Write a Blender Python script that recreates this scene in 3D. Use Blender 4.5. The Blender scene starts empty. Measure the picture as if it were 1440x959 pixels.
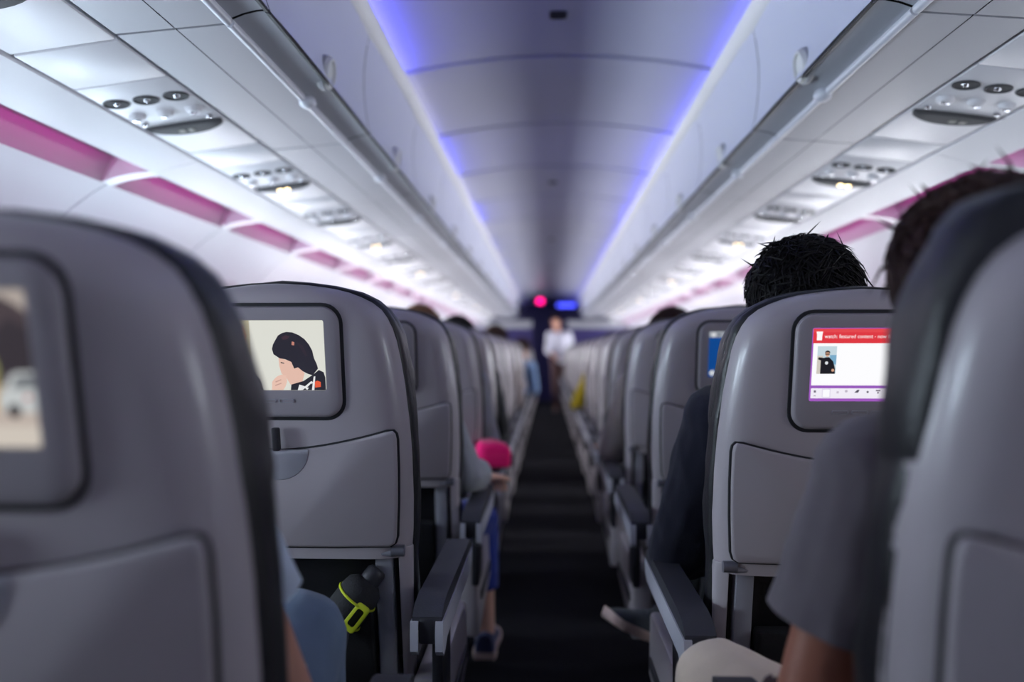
import bpy, bmesh, math, random
from mathutils import Vector, Matrix, noise
R = math.radians
C = bpy.context.scene.collection
SC = bpy.context.scene

# ------------------------------------------------------------------ camera, world, exposure
EYE = 1.07
cam_d = bpy.data.cameras.new('camera'); cam = bpy.data.objects.new('camera', cam_d); C.objects.link(cam)
cam.location = (-0.036, 0.0, EYE)
cam.rotation_euler = (R(90 + 0.77), 0, R(2.47))
cam_d.sensor_width = 36.0; cam_d.lens = 29.0
cam_d.clip_start = 0.02; cam_d.clip_end = 100
cam_d.dof.use_dof = True; cam_d.dof.focus_distance = 1.47; cam_d.dof.aperture_fstop = 1.45
SC.camera = cam
world = bpy.data.worlds.new('world'); SC.world = world; world.use_nodes = True
world.node_tree.nodes['Background'].inputs[0].default_value = (0.75, 0.85, 1.0, 1)
world.node_tree.nodes['Background'].inputs[1].default_value = 1.0
SC.view_settings.view_transform = 'Standard'
try: SC.view_settings.look = 'None'
except Exception: pass
SC.view_settings.gamma = 1.0; SC.view_settings.use_curve_mapping = False
SC.view_settings.exposure = 0.0
WINDOW_LIGHT = 32.0          # daylight at the cabin windows
BLUE_LIGHT = 8.0             # ceiling cove strips
PINK_LIGHT = 8.0             # sidewall cove strips

# ------------------------------------------------------------------ materials
MATS = {}
def srgb(r, g, b):
    f = lambda c: (c / 255 / 12.92) if c / 255 <= 0.04045 else ((c / 255 + 0.055) / 1.055) ** 2.4
    return (f(r), f(g), f(b), 1)
def mat(name, col, rough=0.5, metal=0.0, bump=0.0, bscale=60.0, mottle=0.0, mscale=8.0, spec=0.5, coat=0.0, sheen=0.0, trans=0.0):
    if name in MATS: return MATS[name]
    m = bpy.data.materials.new(name); m.use_nodes = True
    nt = m.node_tree; b = nt.nodes['Principled BSDF']
    b.inputs['Base Color'].default_value = col; b.inputs['Roughness'].default_value = rough
    b.inputs['Metallic'].default_value = metal; b.inputs['Specular IOR Level'].default_value = spec
    b.inputs['Coat Weight'].default_value = coat; b.inputs['Sheen Weight'].default_value = sheen
    b.inputs['Transmission Weight'].default_value = trans
    tc = nt.nodes.new('ShaderNodeTexCoord')
    if mottle:
        n = nt.nodes.new('ShaderNodeTexNoise'); n.inputs['Scale'].default_value = mscale; n.inputs['Detail'].default_value = 5
        r = nt.nodes.new('ShaderNodeMapRange'); r.inputs[3].default_value = 1 - mottle; r.inputs[4].default_value = 1 + mottle
        mx = nt.nodes.new('ShaderNodeMix'); mx.data_type = 'RGBA'; mx.blend_type = 'MULTIPLY'; mx.inputs[0].default_value = 1
        mx.inputs[6].default_value = col
        nt.links.new(tc.outputs['Object'], n.inputs['Vector']); nt.links.new(n.outputs['Fac'], r.inputs[0])
        cb = nt.nodes.new('ShaderNodeCombineColor')
        for k in range(3): nt.links.new(r.outputs[0], cb.inputs[k])
        nt.links.new(cb.outputs[0], mx.inputs[7]); nt.links.new(mx.outputs[2], b.inputs['Base Color'])
    if bump:
        n = nt.nodes.new('ShaderNodeTexNoise'); n.inputs['Scale'].default_value = bscale; n.inputs['Detail'].default_value = 4
        bp = nt.nodes.new('ShaderNodeBump'); bp.inputs['Strength'].default_value = bump; bp.inputs['Distance'].default_value = 0.004
        nt.links.new(tc.outputs['Object'], n.inputs['Vector']); nt.links.new(n.outputs['Fac'], bp.inputs['Height'])
        nt.links.new(bp.outputs[0], b.inputs['Normal'])
    MATS[name] = m; return m
def emit(name, col, s):
    if name in MATS: return MATS[name]
    m = bpy.data.materials.new(name); m.use_nodes = True; nt = m.node_tree
    b = nt.nodes['Principled BSDF']; b.inputs['Base Color'].default_value = (0.02, 0.02, 0.02, 1)
    b.inputs['Roughness'].default_value = 0.3
    b.inputs['Emission Color'].default_value = col; b.inputs['Emission Strength'].default_value = s
    MATS[name] = m; return m
SHELL = mat('shell_plastic', srgb(170, 161, 165), 0.30, bump=0.05, bscale=500, mottle=0.03, mscale=6, coat=0.1)
TRAY = mat('tray_plastic', srgb(163, 154, 158), 0.42, bump=0.05, bscale=600, mottle=0.03)
BEZEL = mat('bezel_plastic', srgb(155, 147, 152), 0.4, bump=0.04, bscale=500, mottle=0.02)
BUTTON = mat('button_plastic', srgb(160, 158, 166), 0.35, mottle=0.02)
GAP = mat('dark_gap', srgb(22, 21, 26), 0.7, mottle=0.1)
LEATHER = mat('black_leather', srgb(26, 25, 29), 0.42, bump=0.25, bscale=140, mottle=0.15, mscale=20)
PAD = mat('arm_pad_rubber', srgb(52, 51, 58), 0.55, bump=0.1, bscale=300, mottle=0.06)
ARMWHITE = mat('arm_side_plastic', srgb(178, 176, 186), 0.4, mottle=0.04)
METAL = mat('seat_metal', srgb(120, 119, 128), 0.38, metal=0.55, mottle=0.06)
DARKMETAL = mat('dark_metal', srgb(50, 49, 55), 0.5, metal=0.4, mottle=0.1)
STRUT = mat('strut_grey', srgb(140, 138, 147), 0.4, mottle=0.05)
LOWER = mat('lower_panel_grey', srgb(98, 97, 104), 0.55, mottle=0.05)
POCKET = mat('pocket_cloth', srgb(24, 23, 27), 0.85, bump=0.3, bscale=250, mottle=0.2)
GLASS = mat('screen_glass', srgb(30, 29, 34), 0.18, mottle=0.02)
WHITE = mat('cabin_white', srgb(206, 203, 208), 0.42, bump=0.03, bscale=300, mottle=0.025, mscale=3)
BINDOOR = mat('bin_door_white', srgb(186, 187, 199), 0.4, mottle=0.02, mscale=3)
RAIL = mat('rail_cream', srgb(198, 196, 194), 0.42, mottle=0.02, mscale=3)
SIDEWALL = mat('sidewall_white', srgb(208, 205, 212), 0.45, mottle=0.02, mscale=3)
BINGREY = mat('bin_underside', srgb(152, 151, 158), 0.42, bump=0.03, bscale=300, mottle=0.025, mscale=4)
CHANNEL = mat('bin_channel_grey', srgb(158, 160, 168), 0.35, metal=0.1, mottle=0.05)
RIDGE = mat('bin_ridge', srgb(190, 190, 200), 0.35, mottle=0.03)
CEIL = mat('ceiling_panel', srgb(178, 177, 190), 0.45, bump=0.04, bscale=200, mottle=0.03, mscale=3)
COVEWHITE = mat('cove_white', srgb(172, 160, 170), 0.5, mottle=0.02)
CARPET = mat('dark_carpet', srgb(27, 26, 30), 0.95, bump=0.6, bscale=350, mottle=0.35, mscale=60, spec=0.1)
NAVY = mat('navy_partition', srgb(52, 44, 96), 0.5, mottle=0.06)
CHROME = mat('chrome', srgb(210, 210, 215), 0.15, metal=1.0, mottle=0.02)
GRILLE = mat('grille_dark', srgb(66, 65, 68), 0.75, bump=0.4, bscale=700, mottle=0.1)
REDLED = (1.0, 0.0, 0.22, 1)
PANE = emit('daylight_pane', (0.92, 0.94, 1.0, 1), WINDOW_LIGHT)
PANE_FAR = emit('daylight_pane_far', (0.90, 0.94, 1.0, 1), WINDOW_LIGHT * 2.3)
PANE_REAR_L = emit('daylight_pane_rear_left', (0.70, 0.86, 1.0, 1), WINDOW_LIGHT * 1.6)
PANE_REAR_R = emit('daylight_pane_rear_right', (0.84, 0.92, 1.0, 1), WINDOW_LIGHT * 0.6)

# ------------------------------------------------------------------ mesh helpers
def link(o, parent=None):
    C.objects.link(o)
    if parent is not None: o.parent = parent
    return o
def obj(name, bm, m, parent=None, smooth=40, loc=None, doubles=False):
    if doubles: bmesh.ops.remove_doubles(bm, verts=bm.verts, dist=1e-5)
    bmesh.ops.recalc_face_normals(bm, faces=bm.faces)
    me = bpy.data.meshes.new(name); bm.to_mesh(me); bm.free()
    for x in (m if isinstance(m, (list, tuple)) else [m]): me.materials.append(x)
    if smooth:
        me.shade_smooth(); me.set_sharp_from_angle(angle=R(smooth))
    o = bpy.data.objects.new(name, me)
    if loc: o.location = loc
    return link(o, parent)
def meshobj(name, me, m, parent=None):
    me.materials.clear(); me.materials.append(m); me.shade_smooth()
    return link(bpy.data.objects.new(name, me), parent)
def thing(name, label, cat, loc=(0, 0, 0), group=None, rotz=0):
    o = bpy.data.objects.new(name, None); C.objects.link(o); o.location = loc; o.rotation_euler = (0, 0, rotz)
    o.empty_display_size = 0.1
    return tag(o, label, cat, group)
def tag(o, label, cat, group=None):
    o['label'] = label; o['category'] = cat
    if group: o['group'] = group
    return o
def struct(o): o['kind'] = 'structure'; return o
def copy_tree(o, parent=None, keep=None):
    c = o.copy(); C.objects.link(c)
    if parent is not None: c.parent = parent
    for ch in o.children:
        if keep is None or ch.name.split('.')[0] in keep: copy_tree(ch, c)
    return c
def B(): return bmesh.new()
def box(bm, x0, x1, y0, y1, z0, z1, bev=0.0, seg=2, mi=0):
    vs = [bm.verts.new((x, y, z)) for x in (x0, x1) for y in (y0, y1) for z in (z0, z1)]
    f = [(0, 1, 3, 2), (4, 6, 7, 5), (0, 4, 5, 1), (2, 3, 7, 6), (0, 2, 6, 4), (1, 5, 7, 3)]
    fs = [bm.faces.new([vs[i] for i in q]) for q in f]
    for q in fs: q.material_index = mi
    if bev:
        es = list({e for q in fs for e in q.edges})
        bmesh.ops.bevel(bm, geom=es, offset=bev, segments=seg, profile=0.5, affect='EDGES')
def hexa(bm, lo, hi, bev=0.0, seg=2):      # two quads of four corners each, joined
    a = [bm.verts.new(p) for p in lo]; b = [bm.verts.new(p) for p in hi]
    fs = [bm.faces.new(a[::-1]), bm.faces.new(b)] + [bm.faces.new((a[i], a[(i + 1) % 4], b[(i + 1) % 4], b[i])) for i in range(4)]
    if bev:
        es = list({e for q in fs for e in q.edges})
        bmesh.ops.bevel(bm, geom=es, offset=bev, segments=seg, profile=0.5, affect='EDGES')
def frame_of(d):
    d = d.normalized(); a = Vector((0, 0, 1)) if abs(d.z) < 0.9 else Vector((1, 0, 0))
    u = d.cross(a).normalized(); return u, d.cross(u)
def tube(bm, pts, r, seg=10, cap=True):
    pts = [Vector(p) for p in pts]; rs = r if isinstance(r, (list, tuple)) else [r] * len(pts)
    rings = []; u = None
    for i, p in enumerate(pts):
        d = (pts[min(i + 1, len(pts) - 1)] - pts[max(i - 1, 0)]).normalized()
        if u is None: u, _ = frame_of(d)
        u = (u - d * u.dot(d)).normalized(); v = d.cross(u)
        rings.append([bm.verts.new(p + (u * math.cos(2 * math.pi * k / seg) + v * math.sin(2 * math.pi * k / seg)) * rs[i]) for k in range(seg)])
    for a, b in zip(rings, rings[1:]):
        for k in range(seg): bm.faces.new((a[k], a[(k + 1) % seg], b[(k + 1) % seg], b[k]))
    if cap: bm.faces.new(rings[0][::-1]); bm.faces.new(rings[-1])
def lathe(bm, prof, seg=20, origin=(0, 0, 0), axis=(0, 0, 1)):
    o = Vector(origin); d = Vector(axis).normalized(); u, v = frame_of(d); rings = []
    for r, h in prof:
        if r < 1e-6: rings.append([bm.verts.new(o + d * h)])
        else: rings.append([bm.verts.new(o + d * h + (u * math.cos(2 * math.pi * k / seg) + v * math.sin(2 * math.pi * k / seg)) * r) for k in range(seg)])
    for a, b in zip(rings, rings[1:]):
        for k in range(seg):
            k2 = (k + 1) % seg
            if len(a) == 1 and len(b) == 1: continue
            if len(a) == 1: bm.faces.new((a[0], b[k2], b[k]))
            elif len(b) == 1: bm.faces.new((a[k], a[k2], b[0]))
            else: bm.faces.new((a[k], a[k2], b[k2], b[k]))
    for rg in (rings[0], rings[-1]):
        if len(rg) > 2: bm.faces.new(rg)
def caps(bm, p0, p1, r0, r1=None, seg=14):
    p0 = Vector(p0); p1 = Vector(p1); r1 = r0 if r1 is None else r1; d = p1 - p0; L = max(d.length, 1e-4)
    prof = [(0, -r0)] + [(r0 * math.sin(a), -r0 * math.cos(a)) for a in (0.4, 0.8, 1.2)] + [(r0, 0), (r1, L)] + \
           [(r1 * math.cos(a), L + r1 * math.sin(a)) for a in (0.4, 0.8, 1.2)] + [(0, L + r1)]
    lathe(bm, prof, seg, p0, d if d.length > 1e-4 else (0, 0, 1))
def ball(bm, c, r, sc=(1, 1, 1), sub=2):
    rr = bmesh.ops.create_icosphere(bm, subdivisions=sub, radius=1.0)
    for v in rr['verts']: v.co = Vector((v.co.x * r * sc[0] + c[0], v.co.y * r * sc[1] + c[1], v.co.z * r * sc[2] + c[2]))
def rrect(w, h, r, n=6, cx=0, cz=0):
    out = []
    for sx, sz, a0 in ((1, 1, 0), (-1, 1, 90), (-1, -1, 180), (1, -1, 270)):
        for k in range(n + 1):
            a = R(a0 + 90 * k / n); out.append((cx + sx * (w / 2 - r) + r * math.cos(a), cz + sz * (h / 2 - r) + r * math.sin(a)))
    return out
def inset(pts, d):
    n = len(pts); out = []
    area = sum(pts[i][0] * pts[(i + 1) % n][1] - pts[(i + 1) % n][0] * pts[i][1] for i in range(n)); s = 1 if area > 0 else -1
    for i in range(n):
        a, b, c = pts[i - 1], pts[i], pts[(i + 1) % n]
        t = Vector((c[0] - a[0], c[1] - a[1]));
        if t.length < 1e-9: out.append(b); continue
        t.normalize(); out.append((b[0] - t.y * d * s, b[1] + t.x * d * s))
    return out
def plate(bm, pts, yfun, proud, thick, bev, hole=None, mi=0):
    """outline in (x, z); its face stands `proud` in front (-y) of the surface yfun(z)"""
    def ring(ps, off): return [bm.verts.new((x, yfun(z) - off, z)) for x, z in ps]
    rings = [ring(pts, proud - thick), ring(pts, proud - bev), ring(inset(pts, bev * 0.35), proud - bev * 0.3), ring(inset(pts, bev), proud)]
    if hole:
        rings += [ring(hole, proud), ring(hole, proud - thick)]
    n = len(pts)
    for a, b in zip(rings, rings[1:]):
        for k in range(n): bm.faces.new((a[k], a[(k + 1) % n], b[(k + 1) % n], b[k])).material_index = mi
    if not hole: bm.faces.new(rings[-1]).material_index = mi
def lerp_tab(tab, t):
    if t <= tab[0][0]: return tab[0][1]
    for (a, x), (b, y) in zip(tab, tab[1:]):
        if t <= b: return x + (y - x) * (t - a) / (b - a)
    return tab[-1][1]

# ------------------------------------------------------------------ cabin shell (x from the aisle centre, heights above the floor)
def H(h): return EYE + h
Y0, PITCH, NMOD = 1.57 - 4 * 0.92, 0.92, 19           # wall and bin modules
Y_END, Y_BACK, Y_GALLEY = Y0 + NMOD * PITCH, Y0, 18.2
CEIL_EDGE = (0.543, H(1.0)); DOOR = [(0.581, H(.97)), (.590, H(.92)), (.597, H(.86)), (.597, H(.80)), (.592, H(.74)), (.584, H(.69)), (.574, H(.662))]
L4, L5, L6, L7, L8, L9 = (.66, H(.64)), (.76, H(.63)), (.882, H(.62)), (1.113, H(.59)), (1.246, H(.55)), (1.398, H(.52))
WALL = [L9, (1.45, H(.49)), (1.51, H(.445)), (1.57, H(.385)), (1.63, H(.30)), (1.69, H(.19)), (1.74, H(.06)), (1.78, H(-.08)), (1.81, H(-.22)), (1.83, H(-.4)), (1.83, H(-.6)), (1.80, H(-.85)), (1.76, 0.0)]
def strip(bm, prof, s, y0, y1, ny=1, thick=0.0, mi=0):
    pts = list(prof); rows = []
    for k in range(ny + 1):
        y = y0 + (y1 - y0) * k / ny; rows.append([bm.verts.new((s * x, y, z)) for x, z in pts])
    for a, b in zip(rows, rows[1:]):
        for i in range(len(pts) - 1): bm.faces.new((a[i], a[i + 1], b[i + 1], b[i])).material_index = mi
    if thick:      # turn the module's rim away from the cabin so that joints read as recesses
        for row in (rows[0], rows[-1]):
            up = [bm.verts.new((v.co.x + s * thick * 0.5, v.co.y, v.co.z + thick)) for v in row]
            for i in range(len(row) - 1): bm.faces.new((row[i], row[i + 1], up[i + 1], up[i]))

fl = B(); box(fl, -1.85, 1.85, Y_BACK - .1, Y_GALLEY + .1, -0.06, 0.0)
floor = struct(obj('floor', fl, CARPET, smooth=0))

# ceiling: a dark void plate above, separate arched panels below it, joints between them
cb = B(); box(cb, -0.75, 0.75, Y_BACK - .1, Y_GALLEY + .1, H(1.20), H(1.24))
ceiling = struct(obj('ceiling', cb, GAP, smooth=0))
def ceil_h(x): return H(1.125 - 0.068 * (x / 0.62) ** 2)
arc = [(-0.62 + 1.24 * i / 20, ceil_h(-0.62 + 1.24 * i / 20)) for i in range(21)]
CJ0 = 3.12 - 6 * 0.92
n_ceil = int((Y_GALLEY - CJ0) / PITCH) + 1
protos = {}
for k in range(n_ceil):
    ya = CJ0 + k * PITCH
    if 'cp' not in protos:
        bm = B(); strip(bm, arc, 1, 0.016, PITCH - 0.016)
        for yy in (0.016, PITCH - 0.016):
            lo = [bm.verts.new((x, yy, z)) for x, z in arc]; hi = [bm.verts.new((x, yy + (0.006 if yy > .1 else -0.006) * 0, z + 0.03)) for x, z in arc]
            for i in range(20): bm.faces.new((lo[i], lo[i + 1], hi[i + 1], hi[i]))
        protos['cp'] = obj('ceiling_panel', bm, CEIL, ceiling, loc=(0, ya, 0))
    else:
        c = protos['cp'].copy(); link(c, ceiling); c.location = (0, ya, 0)
# small speakers / vents along the ceiling centre line
for k, yv in enumerate((2.74, 5.45, 8.2, 10.9)):
    zc = ceil_h(0)
    t = thing('ceiling_vent', ('small dark slotted vent in the ceiling, the nearest one', 'small dark slotted vent in the ceiling, second from the camera',
              'small dark slotted vent in the ceiling, third from the camera', 'small dark slotted vent in the ceiling, fourth from the camera')[k], 'vent', (0.0, yv, zc), 'ceiling vents')
    bm = B(); plate(bm, rrect(.06, .06, .012), lambda z: 0, .004, .006, .002); bmesh.ops.rotate(bm, verts=bm.verts, cent=(0, 0, 0), matrix=Matrix.Rotation(R(90), 3, 'X'))
    obj('vent_frame', bm, DARKMETAL, t)
    bm = B()
    for i in range(4): box(bm, -.022, .022, -.02 + i * .0115, -.014 + i * .0115, -.007, -.003)
    obj('vent_grille', bm, GAP, t, smooth=0)

# side rails that hide the blue cove strips, then the strips themselves
BLUE = {-1: {}, 1: {}}
def led_mat(kind, s):
    nm = 'led_%s_%d' % (kind, round(s * 100))
    return emit(nm, {'blue': (0.10, 0.10, 1.0, 1), 'lilac': (0.72, 0.72, 1.0, 1), 'pink': (1.0, 0.05, 0.62, 1)}[kind], s)
for s, nm in ((-1, 'trim_1'), (1, 'trim_2')):
    bm = B(); box(bm, *(sorted((s * .60, s * .70))), Y_BACK, Y_GALLEY, H(.985), H(.995)); rail = struct(obj(nm, bm, GAP, smooth=0))
    rp = None
    for k in range(n_ceil):
        ya = CJ0 + k * PITCH
        if rp is None:
            bm = B(); strip(bm, [(.70, H(1.0)), (.56, H(1.0)), (.547, H(1.004)), (.543, H(1.0)), (.5445, H(.994)), (.581, H(.966)), (.66, H(.97))], s, .003, PITCH - .003)
            rp = obj('rail_segment', bm, RAIL, rail, loc=(0, ya, 0))
        else:
            c = rp.copy(); link(c, rail); c.location = (0, ya, 0)
        # LED strip of this segment; its strength varies from segment to segment as in the cabin
        j = k - 6          # segment 0 starts at y = 3.12
        kind, st = 'lilac', 0.5
        if s < 0: st = {-1: 3.8, -2: 3.2, 1: 2.0, 3: 1.8}.get(j, .6); kind = 'blue' if j in (-1, -2) or j % 2 == 1 else 'lilac'
        else: st = {-1: 1.3, 0: 1.3, 1: 3.2, 2: 2.2, 3: 2.0, -2: 1.0}.get(j, 1.1); kind = 'blue'
        bm = B()
        vs = [bm.verts.new(p) for p in ((s * .588, .03, H(1.006)), (s * .606, .03, H(1.012)), (s * .606, PITCH - .03, H(1.012)), (s * .588, PITCH - .03, H(1.006)))]
        bm.faces.new(vs)
        obj('cove_strip', bm, led_mat(kind, st * BLUE_LIGHT), rail, smooth=0, loc=(0, ya, 0))
        bm = B(); box(bm, *(sorted((s * .61, s * .68))), ya, ya + PITCH, H(1.0), H(1.19)); 
        o = obj('cove_back', bm, BINDOOR, rail, smooth=0)
        o.name = 'cove_backing'

# overhead bins
ORD = ['first', 'second', 'third', 'fourth', 'fifth', 'sixth', 'seventh', 'eighth', 'ninth', 'tenth', 'eleventh', 'twelfth', 'thirteenth', 'fourteenth',
       'fifteenth', 'sixteenth', 'seventeenth', 'eighteenth', 'nineteenth', 'twentieth', 'twenty-first', 'twenty-second']
def make_bin(s):
    t = thing('overhead_bin', 'x', 'overhead bin')
    g = 0.004; y0, y1 = -PITCH / 2 + g, PITCH / 2 - g; z0 = H(.66)
    P = lambda pts: [(x, z - z0) for x, z in pts]
    # the door bulges a little between its ends
    bm = B(); strip(bm, P(DOOR), s, y0, y1, 6)
    for v in bm.verts:
        q = 1 - (abs(v.co.y) / (PITCH / 2)) ** 6; v.co.x -= s * 0.004 * q
    d = obj('bin_door', bm, BINDOOR, t, doubles=True)
    bm = B(); strip(bm, P([(.574, H(.6615)), (.5755, H(.657)), (.584, H(.660)), (.59, H(.67))]), s, y0, y1); obj('door_seal', bm, GAP, d, smooth=0)
    bm = B(); lathe(bm, [(.040, -.01), (.040, .013), (.036, .018), (.030, .019), (.027, .012), (.0, .010)], 26, (s * .588, -.01, H(.694) - z0), (-s, 0, -.14)); obj('bin_latch', bm, RAIL, d)
    bm = B(); lathe(bm, [(.0435, -.004), (.0435, .0062), (.0405, .0064), (.0405, -.004)], 26, (s * .588, -.01, H(.694) - z0), (-s, 0, -.14)); obj('latch_ring', bm, BINGREY, d)
    bm = B(); strip(bm, P([(.579, H(.672)), (.582, H(.664)), (.60, H(.6625)), (.625, H(.657)), (.649, H(.648))]), s, y0, y1, 1)
    obj('grip_channel', bm, CHANNEL, t)
    bm = B(); tube(bm, [(s * .655, y0, H(.642) - z0), (s * .655, y1, H(.642) - z0)], .0095, 10)
    rd = obj('lower_lip', bm, RIDGE, t)
    for yy in (.10,):
        bm = B(); ball(bm, (s * .650, yy - .05, H(.640) - z0), .022, (1, 1.5, .8)); obj('hinge_cover', bm, RIDGE, rd)
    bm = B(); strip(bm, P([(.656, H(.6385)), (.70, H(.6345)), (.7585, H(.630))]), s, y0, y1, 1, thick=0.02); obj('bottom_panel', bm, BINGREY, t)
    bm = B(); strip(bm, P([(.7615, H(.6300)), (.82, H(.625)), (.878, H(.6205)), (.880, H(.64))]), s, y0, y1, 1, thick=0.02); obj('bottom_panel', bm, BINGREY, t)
    bm = B()      # the bin's body, behind the joints
    prof = P([(.605, H(.95)), (.61, H(.69)), (.66, H(.672)), (.885, H(.65)), (1.12, H(.66)), (1.12, H(.98)), (.605, H(.98))])
    a = [bm.verts.new((s * x, y0 + .001, z)) for x, z in prof]; b = [bm.verts.new((s * x, y1 - .001, z)) for x, z in prof]
    n = len(prof)
    for i in range(n): bm.faces.new((a[i], a[(i + 1) % n], b[(i + 1) % n], b[i]))
    bm.faces.new(a); bm.faces.new(b)
    obj('bin_body', bm, GAP, t, smooth=0)
    return t
for s, side in ((-1, 'left'), (1, 'right')):
    proto = None
    for k in range(NMOD):
        yc = Y0 + (k + .5) * PITCH
        if proto is None: t = proto = make_bin(s)
        else: t = copy_tree(proto)
        t.location = (0, yc, H(.66)); j = k - 3
        t['group'] = 'overhead bins on the %s' % side
        t['label'] = ('white overhead bin with round latch, %s from the camera along the %s side' % (ORD[j], side)) if j >= 0 else 'white overhead bin behind the camera on the %s, %s along' % (side, ORD[k])

# passenger service units under the bins
LENS = lambda w, d: [(w / 2 * math.cos(R(a)), -d * .10 * math.sin(R(a)) if a < 180 else d * .90 * abs(math.sin(R(a)))) for a in range(0, 360, 12)]
slope = math.atan2(L7[1] - L6[1], L7[0] - L6[0])
SIGN = emit('lit_sign', (1.0, .74, .38, 1), 8.0)
SIGN_OFF = mat('sign_off', srgb(150, 148, 140), .5, mottle=.05)
def make_psu(s, lit):
    t = thing('service_panel', 'x', 'service panel')
    xm = (L6[0] + L7[0]) / 2; w = L7[0] - L6[0] - .015; yl, yh = -.53, .27
    # local frame: x across (outboard positive before mirroring), y along the cabin, z down through the face is negative
    def put(bm): 
        for v in bm.verts:
            x, y, z = v.co; v.co = Vector((s * (x * math.cos(slope) - z * math.sin(slope)), y, x * math.sin(slope) + z * math.cos(slope)))
        return bm
    bm = B(); box(bm, -w / 2, w / 2, yl, -.32, 0, .02, .003); obj('filler_panel', put(bm), WHITE, t)
    bm = B(); box(bm, -w / 2, w / 2, -.316, yh, 0, .02, .003); obj('unit_panel', put(bm), WHITE, t)
    for i in range(3):
        x = (i - 1) * .073
        bm = B(); lathe(bm, [(.030, .004), (.030, -.003), (.027, -.004), (.024, -.001), (.0, -.0005)], 22, (x, -.20, 0), (0, 0, 1)); rl = obj('reading_light', put(bm), GRILLE, t)
        bm = B(); ball(bm, (x - .004, -.205, -.002), .009, (1, 1, .7)); obj('lens', put(bm), CHROME, rl)
        bm = B(); lathe(bm, [(.021, .004), (.021, -.004), (.016, -.012), (.009, -.013), (.008, -.008), (.0, -.008)], 20, (x, -.10, 0), (0, 0, 1)); nz = obj('air_nozzle', put(bm), WHITE, t)
        bm = B(); lathe(bm, [(.007, 0), (.007, -.014), (.0, -.0145)], 12, (x + .004, -.10, 0), (0, 0, 1)); obj('nozzle_core', put(bm), CHROME, nz)
    for x in (-.085, .085):
        bm = B(); lathe(bm, [(.008, .003), (.008, -.004), (.005, -.007), (.0, -.0075)], 12, (x, -.035, 0), (0, 0, 1)); obj('call_button', put(bm), CHROME, t)
    bm = B(); o = [(x, y) for x, y in LENS(.205, .085)]
    lo = [bm.verts.new((x, y, .0)) for x, y in o]; md = [bm.verts.new((x, y, -.005)) for x, y in o]; hi = [bm.verts.new((x * .9, y * .85, -.011)) for x, y in o]
    for a, b in ((lo, md), (md, hi)):
        for i in range(len(o)): bm.faces.new((a[i], a[(i + 1) % len(o)], b[(i + 1) % len(o)], b[i]))
    bm.faces.new(hi); gr = obj('speaker_grille', put(bm), GRILLE, t)
    for x in (-.004, .022):
        bm = B(); xx = x * s + .012
        box(bm, xx - .0075, xx + .0075, .020, .040, -.0130, -.0105, .0025); obj('sign_light', put(bm), SIGN if lit else SIGN_OFF, gr)
    return t
PSU_Y0 = 2.13
for s, side in ((-1, 'left'), (1, 'right')):
    pr = {}
    for k in range(-3, 16):
        lit = k in (1, 3, 5, 8, 11) if s < 0 else k in (1, 3, 6, 9, 12)
        if lit not in pr: t = pr[lit] = make_psu(s, lit)
        else: t = copy_tree(pr[lit])
        t.location = (s * (L6[0] + L7[0]) / 2, PSU_Y0 + k * .81, (L6[1] + L7[1]) / 2)
        t['group'] = 'service panels on the %s' % side
        t['label'] = 'white service panel with reading lights%s, %s from the camera on the %s' % (' and glowing sign' if lit else '', ORD[max(k, 0)], side) if k >= 0 else 'white service panel behind the camera on the %s, %s along' % (side, ORD[k + 3])

# side walls: upper panel, pink-lit cove, main panel with a window
COVE = [L8, (1.238, H(.575)), (1.25, H(.612)), (1.30, H(.615)), (1.365, H(.595)), (1.385, H(.555)), L9]
for s, nm, side in ((-1, 'wall_left', 'left'), (1, 'wall_right', 'right')):
    bm = B(); box(bm, *sorted((s * 1.90, s * 1.95)), Y_BACK - .1, Y_GALLEY + .1, -.05, H(.75)); wall = struct(obj(nm, bm, GAP, smooth=0))
    pr = None
    for k in range(NMOD):
        ya = Y0 + k * PITCH
        if pr is None:
            pr = []
            bm = B(); strip(bm, [(L7[0] + .0, H(.615)), (L7[0] + .003, L7[1] - .002), L8], s, .002, PITCH - .002, 1, .02); pr.append(obj('upper_panel', bm, WHITE, wall))
            bm = B(); strip(bm, COVE, s, .03, PITCH - .03, 1); pr.append(obj('light_cove', bm, COVEWHITE, wall))
            bm = B()
            # blunt divider that closes the cove at each joint
            lid = [L8, (1.30, H(.545)), (1.35, H(.536)), L9]
            strip(bm, lid, s, -.03, .03)
            for yy in (-.03, .03):
                lo = [bm.verts.new((s * x, yy, z)) for x, z in lid]; hi = [bm.verts.new((s * x, yy * .9, z + .075)) for x, z in lid]
                for i in range(3): bm.faces.new((lo[i], lo[i + 1], hi[i + 1], hi[i]))
            pr.append(obj('cove_divider', bm, WHITE, wall))
            bm = B(); vs = [bm.verts.new(p) for p in ((s * 1.256, .08, H(.606)), (s * 1.250, .08, H(.585)), (s * 1.250, PITCH - .08, H(.585)), (s * 1.256, PITCH - .08, H(.606)))]
            bm.faces.new(vs); pr.append(obj('cove_strip', bm, led_mat('pink', PINK_LIGHT), wall, smooth=0))
            bm = B(); strip(bm, [(L9[0] - .001, L9[1] + .006)] + WALL, s, .005, PITCH - .005, 1, .015); pr.append(obj('wall_panel', bm, SIDEWALL, wall))
            for o in pr: o.location.y = ya
        else:
            for o in pr:
                c = o.copy(); link(c, wall); c.location.y = ya
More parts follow.
